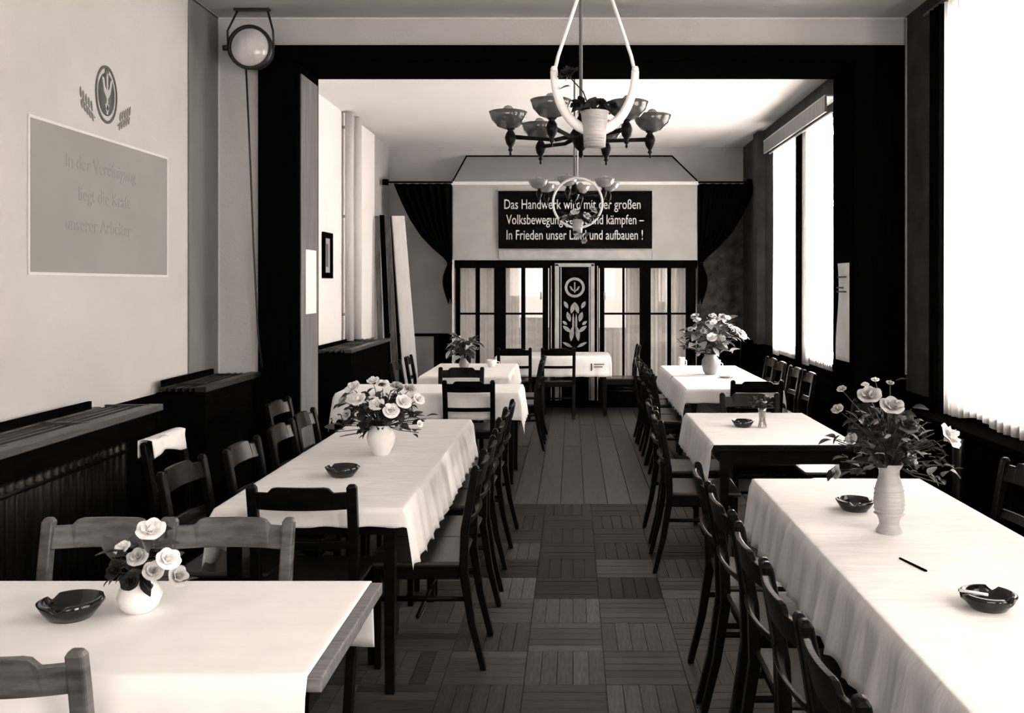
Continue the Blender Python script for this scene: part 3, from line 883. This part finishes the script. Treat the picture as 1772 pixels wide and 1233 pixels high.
table('table behind the crosswise one on the left of the rear hall', -1.49, -.62, 8.8, 10.2)
cloth('white cloth on the left rear table carrying the small bouquet', -1.49, -.62, 8.8, 10.2, .15, .22, .1, .1, seed=8, rip=.008)
table('small table set across in front of the glazed porch', -.95, .47, 11.25, 11.93)
c = cloth('white cloth with a small dark mark on the table before the porch', -.95, .47, 11.25, 11.93, .1, .1, .26, .0, seed=9, rip=.004, wav=.004)
MB().box(-.01, .01, -.002, 0, -.06, .03).box(.03, .16, -.002, 0, .012, .026).box(.03, .14, -.002, 0, -.018, -.006).build('printed_mark', M['print_'], c, (.24, 11.195, .64))

# chairs
g = 'chairs at the foreground left table'
chair(-1.25, 2.17, 0, 'chair with its back to the camera at the bottom left corner', g, 0, True)
chair(-1.545, 2.75, 180, 'left of two chairs behind the foreground left table, facing the camera', g, 0, True)
chair(-1.137, 2.75, 180, 'right of two chairs behind the foreground left table, beside the flowers', g, 0, True)
g = 'chairs round the long left table'
chair(-1.05, 3.75, 0, 'black chair at the near end of the long left table, seen from behind', g, 0)
ordn = ['nearest', 'second', 'third', 'fourth', 'farthest']
for i, yv in enumerate((4.06, 4.46, 5.03, 5.46, 5.93)):
    chair(-.665, yv, 90, '%s chair in the aisle row beside the long left table' % ordn[i] if i in (0, 4) else '%s chair from the camera in the aisle row beside the long left table' % ordn[i], g)
for i, yv in enumerate((3.92, 4.42, 5.03, 5.5)):
    chair(-1.38 if i else -1.45, yv, -90, ('nearest' if i == 0 else 'farthest' if i == 3 else ordn[i]) + ' chair on the wall side of the long left table', g)
chair(-1.85, 4.6, -90, 'chair near the radiator cover with a white cloth over its crest rail', g)
chair(-1.72, 6.05, -90, 'lone chair standing by the foot of the left arch post', g)
def nap(u, v):
    ang = (v - .5) * PI
    yv = 4.41 + .38 * u
    if v < .4: return (-2.112 - .012, yv + .006 * math.sin(u * 9), .80 + .085 * v / .4)
    if v > .6: return (-2.055 + .01 * math.sin(u * 12) + .03 * (v - .6), yv, .885 - .085 * (v - .6) / .4 + .02 * math.sin(u * 5))
    return (-2.124 + (v - .4) / .2 * .069, yv, .885 + .006 * math.sin((v - .4) / .2 * PI))
tag(MB().sheet(20, 15, nap).build('cloth_napkin', M['cloth2'], thick=.003), 'white folded cloth draped over the crest rail of a chair by the radiator', 'cloth')

g = 'chairs round the near right table'
for i, yv in enumerate((1.9, 2.32, 2.75, 3.3, 3.73)):
    chair(.80, yv, -90, '%s chair in the aisle row beside the near right table' % (ordn[i] if i in (0, 4) else ordn[i]), g)
for i, yv in enumerate((3.35, 3.85)):
    chair(1.69, yv, 90, ('nearer' if i == 0 else 'farther') + ' chair on the window side of the near right table', g)
g = 'chairs round the middle right table'
for i, yv in enumerate((5.35, 5.95)):
    chair(.77, yv, -90, ('nearer' if i == 0 else 'farther') + ' chair on the aisle side of the middle right table', g)
chair(1.27, 6.20, 180, 'chair at the far end of the middle right table, facing the camera', g, 0)
for i, yv in enumerate((5.35, 5.9)):
    chair(1.68, yv, 90, ('nearer' if i == 0 else 'farther') + ' chair on the window side of the middle right table', g)
g = 'chairs round the far right tables'
chair(1.50, 7.56, 0, 'chair at the near end of the far right tables, seen from behind', g, 0)
for i, yv in enumerate((8.05, 8.5, 9.13, 9.6)):
    chair(.96, yv, -90, '%s chair on the aisle side of the far right tables' % (ordn[i] if i < 3 else 'farthest'), g)
for i, yv in enumerate((8.02, 8.47, 9.13, 9.58)):
    chair(1.86, yv, 90, '%s chair on the window side of the far right tables' % (ordn[i] if i < 3 else 'farthest'), g)
g = 'chairs round the left tables in the rear hall'
chair(-.84, 7.56, 0, 'black chair at the front of the crosswise table beyond the arch', g, 0)
chair(-1.04, 8.22, 180, 'chair between the crosswise table and the table behind it, facing the camera', g, 0)
for i, yv in enumerate((9.12, 9.75)):
    chair(-.57, yv, 90, ('nearer' if i == 0 else 'farther') + ' chair on the aisle side of the left rear table', g)
for i, yv in enumerate((9.1, 9.8)):
    chair(-1.53, yv, -90, ('nearer' if i == 0 else 'farther') + ' chair on the wall side of the left rear table', g)
g = 'chairs at the table before the porch'
chair(-.71, 11.32, 0, 'left of two chairs seen from behind at the table before the porch', g, 0)
chair(-.17, 11.32, 0, 'right of two chairs seen from behind at the table before the porch', g, 0)
chair(.60, 11.6, 90, 'chair at the right end of the table before the porch', g)

# ================================================================= TABLEWARE AND FLOWERS
def ashtray(label, x, y, r, h, z=.757, rotz=0, group='smoked glass ashtrays'):
    t = thing('ashtray', label, 'ashtray', (x, y, z), rotz, group)
    def fn(j, a, xx, yy, zz):
        if j in (2, 3):
            for q in (0, 2 * PI / 3, 4 * PI / 3):
                dd = abs((a - q + PI) % (2 * PI) - PI)
                if dd < .2: zz -= h * .3 * (1 - dd / .2) ** .5
        return xx, yy, zz
    MB().lathe([(r * .62, 0), (r * .82, h * .4), (r, h * .92), (r * .86, h), (r * .72, h * .5), (r * .55, h * .28), (.001, h * .25)], 48, fn=fn).build('bowl', M['ash'], t)
    MB().lathe([(r * .5, h * .26), (.001, h * .30)], 16, cap0=True).build('ash', M['ashl'], t)
    return t
ashtray('large dark glass ashtray on the foreground left table', -1.345, 2.42, .083, .052, rotz=.6)
ashtray('dark glass ashtray in the middle of the long left table', -1.07, 4.2, .08, .05, rotz=2.6)
ashtray('dark glass ashtray nearest the right edge of the picture', 1.15, 2.49, .075, .045, rotz=1.0)
ashtray('dark glass ashtray behind the tall grey vase', 1.12, 3.57, .075, .045, rotz=.2)
ashtray('dark glass ashtray beside the twig vase on the middle right table', 1.07, 5.65, .07, .045, rotz=.2)
tag(MB().tube([(1.065, 2.93, .7605), (1.10, 2.80, .7605)], [.004, .0045], 8).build('pen', M['black']), 'thin dark pen lying on the near right tablecloth', 'pen')
t = thing('cigarette', 'white cigarette resting across the ashtray at the right edge', 'cigarette', (1.09, 2.49, .803), (0, R(6), R(-12)))
MB().tube([(-.02, 0, 0), (.055, 0, 0)], .004, 8).build('paper_tube', M['paper'], t)
MB().tube([(-.022, 0, 0), (-.02, 0, 0)], .0041, 8).build('filter_tip', M['emb'], t)

def leaf_mesh(name, L, W, m, curl=.25):
    v = []; n = 5
    for i in range(n + 1):
        t_ = i / n; w_ = W * math.sin(PI * min(.985, t_ + .015)) ** .75
        z = -curl * L * t_ * t_; y = L * t_
        v += [(-w_, y, z + w_ * .35), (0, y, z), (w_, y, z + w_ * .35)]
    f = []
    for i in range(n):
        a = i * 3
        f += [(a, a + 1, a + 4, a + 3), (a + 1, a + 2, a + 5, a + 4)]
    return MB().add(v, f, True).mesh(name, m)
def rose_mesh(name, r, m, petals=(3, 5, 6)):
    b = MB()
    rr = random.Random(1)
    for layer, n in enumerate(petals):
        for k in range(n):
            a = 2 * PI * k / n + layer * .7
            rad = r * (.28 + .36 * layer); hgt = r * (1.25 - .28 * layer); wd = r * (.4 + .2 * layer)
            ca, sa = math.cos(a), math.sin(a)
            def fn(u, v, rad=rad, hgt=hgt, wd=wd, ca=ca, sa=sa):
                s_ = (u - .5) * 2
                w_ = wd * (.25 + .75 * math.sin(PI * (.1 + .55 * v))) * s_ * (1 - .25 * max(0, v - .8) / .2)
                out = rad * (.15 + .85 * v) - .25 * wd * s_ * s_ + .15 * r * v * v * layer
                z = hgt * v * (1 - .3 * s_ * s_ * v) - (.25 * r * layer * max(0, v - .7))
                return (ca * out - sa * w_, sa * out + ca * w_, z)
            b.sheet(4, 4, fn)
    b.lathe([(r * .3, -.0), (r * .2, -.15 * r), (.001, -.35 * r)], 8, cap0=False)
    return b.mesh(name, m)
LM = {}
def lm(L, W, key):
    k = ('l', round(L, 3), round(W, 3), key)
    if k not in LM: LM[k] = leaf_mesh('leaf', L, W, M[key])
    return LM[k]
def rm(r, key):
    k = ('r', round(r, 3), key)
    if k not in LM: LM[k] = rose_mesh('blossom', r, M[key])
    return LM[k]

def bouquet(name, label, x, y, z, R_, H, blossoms, nleaf, lsize, lmix, seed, zmin=.0, up=0.0, fill=True, low=.0, group=None, trail=0):
    """stems radiate from the vase mouth; blossoms: list of (dx, dy, dz, radius, key) in metres from the mouth, or a count"""
    rr = random.Random(seed)
    t = thing(name, label, 'flowers', (x, y, z), group=group)
    low = min(low, 0) if trail else max(low, -.02)
    tips = []
    for bl in blossoms:
        dx, dy, dz, r, key = bl
        o = put('blossom', rm(r, key), t, (dx, dy, dz))
        d = Vector((dx, dy, dz + .05)); d.normalize()
        q = Vector((0, 0, 1)).rotation_difference((d + Vector((0, -.5, .1))).normalized())
        e = q.to_euler(); e.rotate_axis('Z', rr.uniform(0, 6))
        o.rotation_euler = e
        tips.append(Vector((dx, dy, dz)))
    nst_ = max(6, nleaf // 6)
    for k in range(nst_):
        a = rr.uniform(0, 2 * PI); q = rr.uniform(.25, 1)
        tips.append(Vector((R_ * q * math.cos(a), R_ * .7 * q * math.sin(a), H * math.sqrt(max(.05, 1 - q * q * .8)) * rr.uniform(.65, 1) + low)))
    for k in range(trail):
        a = rr.uniform(-.5, .5) + (PI if k % 2 else 0) ; q = rr.uniform(.75, 1.1)
        tips.append(Vector((R_ * q * math.cos(a), R_ * .7 * q * math.sin(a) - .02, rr.uniform(-.06, .05))))
    for p in tips:
        mid = Vector((p.x * .45, p.y * .45, p.z * .6))
        MB().tube([(p.x * .04, p.y * .04, -.05), (p.x * .12, p.y * .12, .0), mid, p * .985], [.003, .003, .0025, .002], 5).build('stem', M['leafd'], t)
    for k in range(nleaf):
        tip = tips[k % len(tips)]
        s_ = rr.uniform(.3, 1.0)
        c_ = Vector((tip.x * .45, tip.y * .45, tip.z * .6)) * (1 - s_) * 1.0 + tip * s_ if s_ > .5 else Vector((tip.x * .9 * s_, tip.y * .9 * s_, tip.z * 1.2 * s_))
        c_ = c_ + Vector([rr.uniform(-.02, .02) for _ in range(3)])
        if k % 2:      # leaves filling the body of the bunch
            while True:
                g = Vector([rr.uniform(-1, 1) for _ in range(3)])
                if g.length < 1: break
            c_ = Vector((g.x * R_ * .8, g.y * R_ * .6, H * .42 + low + g.z * H * .42))
            if math.hypot(c_.x, c_.y) < .09: c_.z = max(c_.z, .03)
        L = lsize * rr.choice([.7, 1.0, 1.3]); W = L * rr.choice([.24, .33])
        o = put('leaf', lm(L, W, rr.choice(lmix)), t, c_)
        az = math.atan2(c_.y, c_.x) + rr.uniform(-1.1, 1.1)
        o.rotation_euler = (rr.uniform(-.7, .9), rr.uniform(-.6, .6), az - PI / 2)
    return t

def vase(name, label, prof, m, x, y, z=.757, n=32, ribs=0, cat='vase', group=None):
    r = list(prof)
    inner = [(max(.002, a - .006), b_) for a, b_ in reversed(prof[1:])]
    def fn(j, a, xx, yy, zz):
        return xx, yy, zz
    t = thing(name, label, cat, (x, y, z), group=group)
    MB().lathe(r + inner + [(.001, inner[-1][1])], n).build('body', M[m], t)
    return t
# foreground left
vase('flower_vase', 'small white round vase nearly lost against the cloth of the foreground table', [(.03, 0), (.05, .02), (.058, .045), (.05, .07), (.038, .085), (.042, .095)], 'cerw', -1.18, 2.46)
bouquet('small_bouquet', 'small posy of pale roses and grey leaves on the foreground left table', -1.18, 2.46, .852, .10, .13,
        [(.045, -.03, .13, .030, 'petw'), (.02, -.05, .065, .022, 'petm'), (-.03, -.03, .085, .018, 'petw'), (.085, -.02, .05, .026, 'petw'), (.0, .0, .05, .02, 'petm'), (.06, -.05, .03, .022, 'petm'), (-.04, -.05, .03, .02, 'petd'), (.01, -.07, .01, .02, 'petd'), (.10, .0, .0, .024, 'petm')],
        46, .05, ['leafd', 'leafd', 'leafm', 'leafm'], 4, low=-.02)
o = [c_ for c_ in bpy.data.objects if c_.name.startswith('small_bouquet')][0]
q = put('leaf', lm(.075, .028, 'leafm'), o, (-.055, -.04, .06)); q.rotation_euler = (R(60), R(10), R(60))
# long left
vase('flower_vase', 'round white flecked vase on the long left table', [(.036, 0), (.045, .012), (.068, .06), (.075, .095), (.068, .125), (.045, .148), (.05, .158)], 'cerw', -1.0, 4.72)
bl = [(-.13, -.06, .20, .036, 'petw'), (-.09, -.1, .145, .034, 'petw'), (.0, -.1, .12, .034, 'petw'), (.02, -.05, .215, .03, 'petw'), (.075, -.12, .09, .036, 'petw'), (.13, -.08, .13, .036, 'petw'),
      (.15, -.02, .19, .03, 'petm'), (-.19, -.02, .13, .026, 'petm'), (.20, -.04, .14, .028, 'petw'), (-.04, .0, .23, .028, 'petw'), (-.22, -.05, .04, .02, 'petw'), (.08, .0, .2, .03, 'petm'), (-.15, -.1, .07, .024, 'petm'), (.21, -.06, .02, .016, 'petw')]
bouquet('rose_bouquet', 'large bouquet of white roses with trailing dark leaves on the long left table', -1.0, 4.72, .91, .22, .24, [(a_, b_, c_, d_ * .95, e_) for a_, b_, c_, d_, e_ in bl], 295, .052, ['leafd', 'leafd', 'leafd', 'leafm'], 11, low=-.04, trail=14)
# near right
vase('flower_vase', 'tall waisted grey ribbed vase on the near right table', [(.044, 0), (.046, .008), (.034, .03), (.036, .045), (.052, .085), (.054, .12), (.048, .165), (.036, .205), (.036, .225), (.048, .245), (.05, .25)], 'cer', 1.143, 3.25)
vz = [q_ for q_ in bpy.data.objects if q_.name.startswith('flower_vase')][-1]
for k in range(6):
    z_ = .07 + k * .017
    rr_ = .0535 - .00004 * abs(k - 2) * 20
    MB().lathe([(rr_ - .004, z_ - .004), (rr_ + .0022, z_), (rr_ - .004, z_ + .004)], 32, cap0=False).build('rib', M['cer'], vz)
bl = [(-.09, -.06, .25, .034, 'petm'), (-.02, -.08, .215, .034, 'petm'), (.03, -.08, .15, .034, 'leafm'), (.195, -.03, .10, .040, 'petw'), (-.19, -.02, .2, .018, 'petm'), (-.17, .0, .27, .014, 'petm'), (.07, -.02, .02, .02, 'petm'), (-.04, .03, .3, .012, 'petw'), (.01, .02, .29, .012, 'petm'), (-.07, .05, .28, .012, 'petw'), (-.15, -.05, .1, .018, 'petm'), (-.08, -.1, .12, .016, 'petd'), (-.2, -.04, -.02, .018, 'petm')]
bouquet('rose_bouquet', 'dark leafy bouquet with one white rose at its right in the tall vase', 1.143, 3.25, 1.0, .21, .30, bl, 270, .042, ['leafd', 'leafd', 'leafd', 'leafd', 'leafm', 'leafl'], 21, low=-.06, trail=8)
# middle right: little glass with twigs
t = vase('glass_vase', 'small clear glass of twigs on the middle right table', [(.03, 0), (.028, .01), (.02, .05), (.024, .1), (.028, .12)], 'glassv', 1.185, 5.62)
bouquet('twig_posy', 'little dark twig posy in the glass on the middle right table', 1.185, 5.62, .87, .07, .12, [(-.02, 0, .08, .012, 'petd'), (.01, -.02, .05, .012, 'petm')], 40, .035, ['leafd', 'leafd', 'leafm'], 31)
# far right big bouquet
vase('flower_vase', 'round grey vase under the large bouquet in the rear hall', [(.05, 0), (.075, .03), (.09, .09), (.085, .14), (.06, .18), (.065, .2)], 'cerd', 1.375, 8.95, z=.76)
rr = random.Random(9)
bl = []
for k in range(26):
    a = rr.uniform(0, 2 * PI); q_ = rr.uniform(.35, 1)
    bl.append((.34 * q_ * math.cos(a), .25 * q_ * math.sin(a) - .05, .12 + .28 * math.sqrt(max(0, 1 - (q_ * math.cos(a)) ** 2 * .6)) * rr.uniform(.45, 1), rr.choice([.025, .035, .02]), rr.choice(['petw', 'petm', 'leafl', 'petm'])))
bl += [(-.02, -.2, .18, .04, 'petw'), (.28, -.12, .2, .045, 'petw')]
bouquet('large_bouquet', 'large spreading bouquet of pale flowers in the rear hall, right', 1.375, 8.95, .95, .36, .42, bl, 190, .085, ['leafm', 'leafl', 'leafd', 'leafl', 'leafd'], 41, low=-.02)
# left rear bouquet
vase('flower_vase', 'small dark vase on the left rear table', [(.04, 0), (.055, .04), (.05, .08), (.035, .1), (.04, .11)], 'cerd', -1.15, 9.6)
bouquet('small_bouquet', 'spiky dark foliage bouquet on the left rear table', -1.15, 9.6, .86, .19, .26, [(.1, -.05, .1, .02, 'petm'), (-.08, -.05, .18, .02, 'leafl'), (.0, -.06, .2, .02, 'petm')], 80, .09, ['leafd', 'leafd', 'leafm', 'leafl'], 51)
def cup(label, x, y, z, r=.04, h=.07):
    t = thing('cup', label, 'cup', (x, y, z), group='white cups')
    MB().lathe([(r * .6, 0), (r * .9, h * .4), (r, h), (r * .9, h), (r * .75, h * .35), (.001, h * .15)], 20).build('bowl', M['white'], t)
    MB().tube([(r * .9, 0, h * .8), (r * 1.5, 0, h * .7), (r * 1.5, 0, h * .35), (r * .85, 0, h * .25)], .005, 6).build('handle', M['white'], t)
cup('white cup beside the foliage bouquet on the left rear table', -.87, 9.75, .757, .055, .08)
cup('white cup at the left of the large bouquet in the rear hall', 1.16, 9.55, .76, .035, .12)
cup('white cup just right of the grey vase in the rear hall', 1.46, 9.1, .76, .04, .13)
t = thing('saucer', 'shallow pale dish in front of the grey vase in the rear hall', 'dish', (1.48, 8.62, .757))
MB().lathe([(.05, 0), (.07, .012), (.085, .022), (.08, .024), (.05, .008), (.001, .006)], 24).build('dish_body', M['cer'], t)

# ================================================================= CHANDELIERS AND HANGING PLANTERS
def chandelier(label, x, y, z, shade_m, phase):
    t = thing('chandelier', label, 'chandelier', (x, y, z), group='six-armed chandeliers')
    MB().lathe([(.055, ZC - z - .05), (.06, ZC - z - .03), (.045, ZC - z), ], 20, cap1=True).build('ceiling_rose', M['iron'], t)
    MB().tube([(0, 0, .05), (0, 0, ZC - z - .03)], .008, 10).build('rod', M['jamb'], t)
    MB().lathe([(.002, -.09), (.012, -.08), (.01, -.06), (.03, -.04), (.045, .0), (.05, .02), (.03, .05), (.022, .08), (.012, .1), (.01, .14)], 20, cap1=True).build('hub', M['wood'], t)
    for k in range(6):
        a = phase + k * PI / 3
        ca, sa = math.cos(a), math.sin(a)
        rr_ = .32
        arm = MB().tube([(ca * .03, sa * .03, .01), (ca * .12, sa * .12, -.01), (ca * .22, sa * .22, -.005), (ca * rr_, sa * rr_, .0)], [.012, .009, .009, .011], 8).build('arm', M['wood'], t)
        MB().lathe([(.002, -.085), (.006, -.078), (.004, -.068), (.012, -.06), (.007, -.05), (.02, -.03), (.026, -.005), (.02, .015), (.012, .028), (.022, .036)], 14, (ca * rr_, sa * rr_, 0), cap1=True).build('finial', M['wood'], arm)
        co = (ca * (rr_ + .01), sa * (rr_ + .01), .035)
        MB().lathe([(.018, 0), (.05, .012), (.075, .04), (.088, .075), (.084, .077), (.07, .043), (.046, .016), (.001, .008)], 24, co).build('shade', M[shade_m], arm)
        MB().lathe([(.012, .0), (.02, .02), (.032, .05), (.03, .075), (.015, .092), (.001, .097)], 14, (co[0], co[1], .045), cap0=False).build('bulb', M['lampc'], arm)
    return t
chandelier('nearer chandelier with smoky glass bowls and turned wooden pendants', .04, 4.1, 2.315, 'lampg', .12)
chandelier('farther chandelier with clear glass bowls, beyond the arch', .02, 7.8, 2.43, 'lampc', .35)

def planter(label, x, y, z, w_, apex, m, flowers, round_hoop, seed):
    """white hoop carrying a pot, hung on two straps from a cord"""
    t = thing('hanging_planter', label, 'planter', (x, y, z), group='hanging planters')
    hw = w_ / 2
    hoop = []
    if round_hoop:
        hoop = [(hw * math.sin(a), 0, hw - hw * math.cos(a)) for a in [2 * PI * k / 40 for k in range(41)]]
        MB().tube(hoop, .010, 8, cap=False).build('hoop', M[m], t)
        top = hw * 2
        MB().tube([(0, 0, top), (0, 0, ZC - z)], .004, 6).build('cord', M[m], t)
    else:
        for k in range(25):
            a = PI + PI * k / 24
            hoop.append((hw * math.cos(a), 0, .2 + .2 * math.sin(a)))
        MB().tube(hoop, [.009 + .003 * math.sin(PI * k / 24) for k in range(25)], 8, aspect=1.5).build('hoop', M[m], t)
        MB().tube([(-hw, 0, .19), (-hw * .9, 0, .25), (0, 0, apex)], .006, 6).build('strap', M[m], t)
        MB().tube([(hw, 0, .19), (hw * .9, 0, .25), (0, 0, apex)], .006, 6).build('strap', M[m], t)
        for s in (-1, 1):
            MB().lathe([(.009, -.01), (.012, 0), (.009, .01)], 10, (s * hw, 0, .205), cap1=True).build('joint', M[m], t)
        MB().tube([(0, 0, apex - .02), (0, 0, ZC - z)], .006, 6).build('cord', M[m], t)
    MB().lathe([(.036, -.052), (.039, .0), (.046, .06), (.05, .063), (.046, .066), (.04, .02), (.001, .01)], 24).build('pot', M['cer'], t)
    return t
planter('white hoop planter with a white pot hanging nearest the camera', .075, 3.0, 2.16, .27, .61, 'white', 'd', False, 1)
bouquet('hanging_flowers', 'dark blossoms with one tall dark rose in the nearer hanging pot', .075, 3.0, 2.215, .07, .05,
        [(-.085, -.01, .125, .03, 'petd'), (-.03, -.02, .02, .018, 'petd'), (.02, -.02, .03, .018, 'petd'), (.06, -.01, .02, .018, 'petd'), (-.06, 0, .03, .018, 'petd')], 40, .04, ['leafd', 'leafd', 'leafm'], 61)
planter('white hoop planter hanging before the farther chandelier', .045, 7.3, 2.11, .40, .6, 'white', 'd', True, 2)
bouquet('hanging_flowers', 'trailing foliage with pale blossoms in the farther hanging pot', .045, 7.3, 2.165, .14, .08,
        [(-.02, -.05, .06, .03, 'petw'), (.07, -.04, .03, .03, 'petw'), (.12, -.02, .08, .03, 'petm'), (-.1, -.02, .02, .025, 'petm'), (.0, -.06, -.12, .02, 'petm'), (.05, -.05, -.16, .02, 'leafl')], 90, .05, ['leafd', 'leafd', 'leafm'], 62, low=-.10)
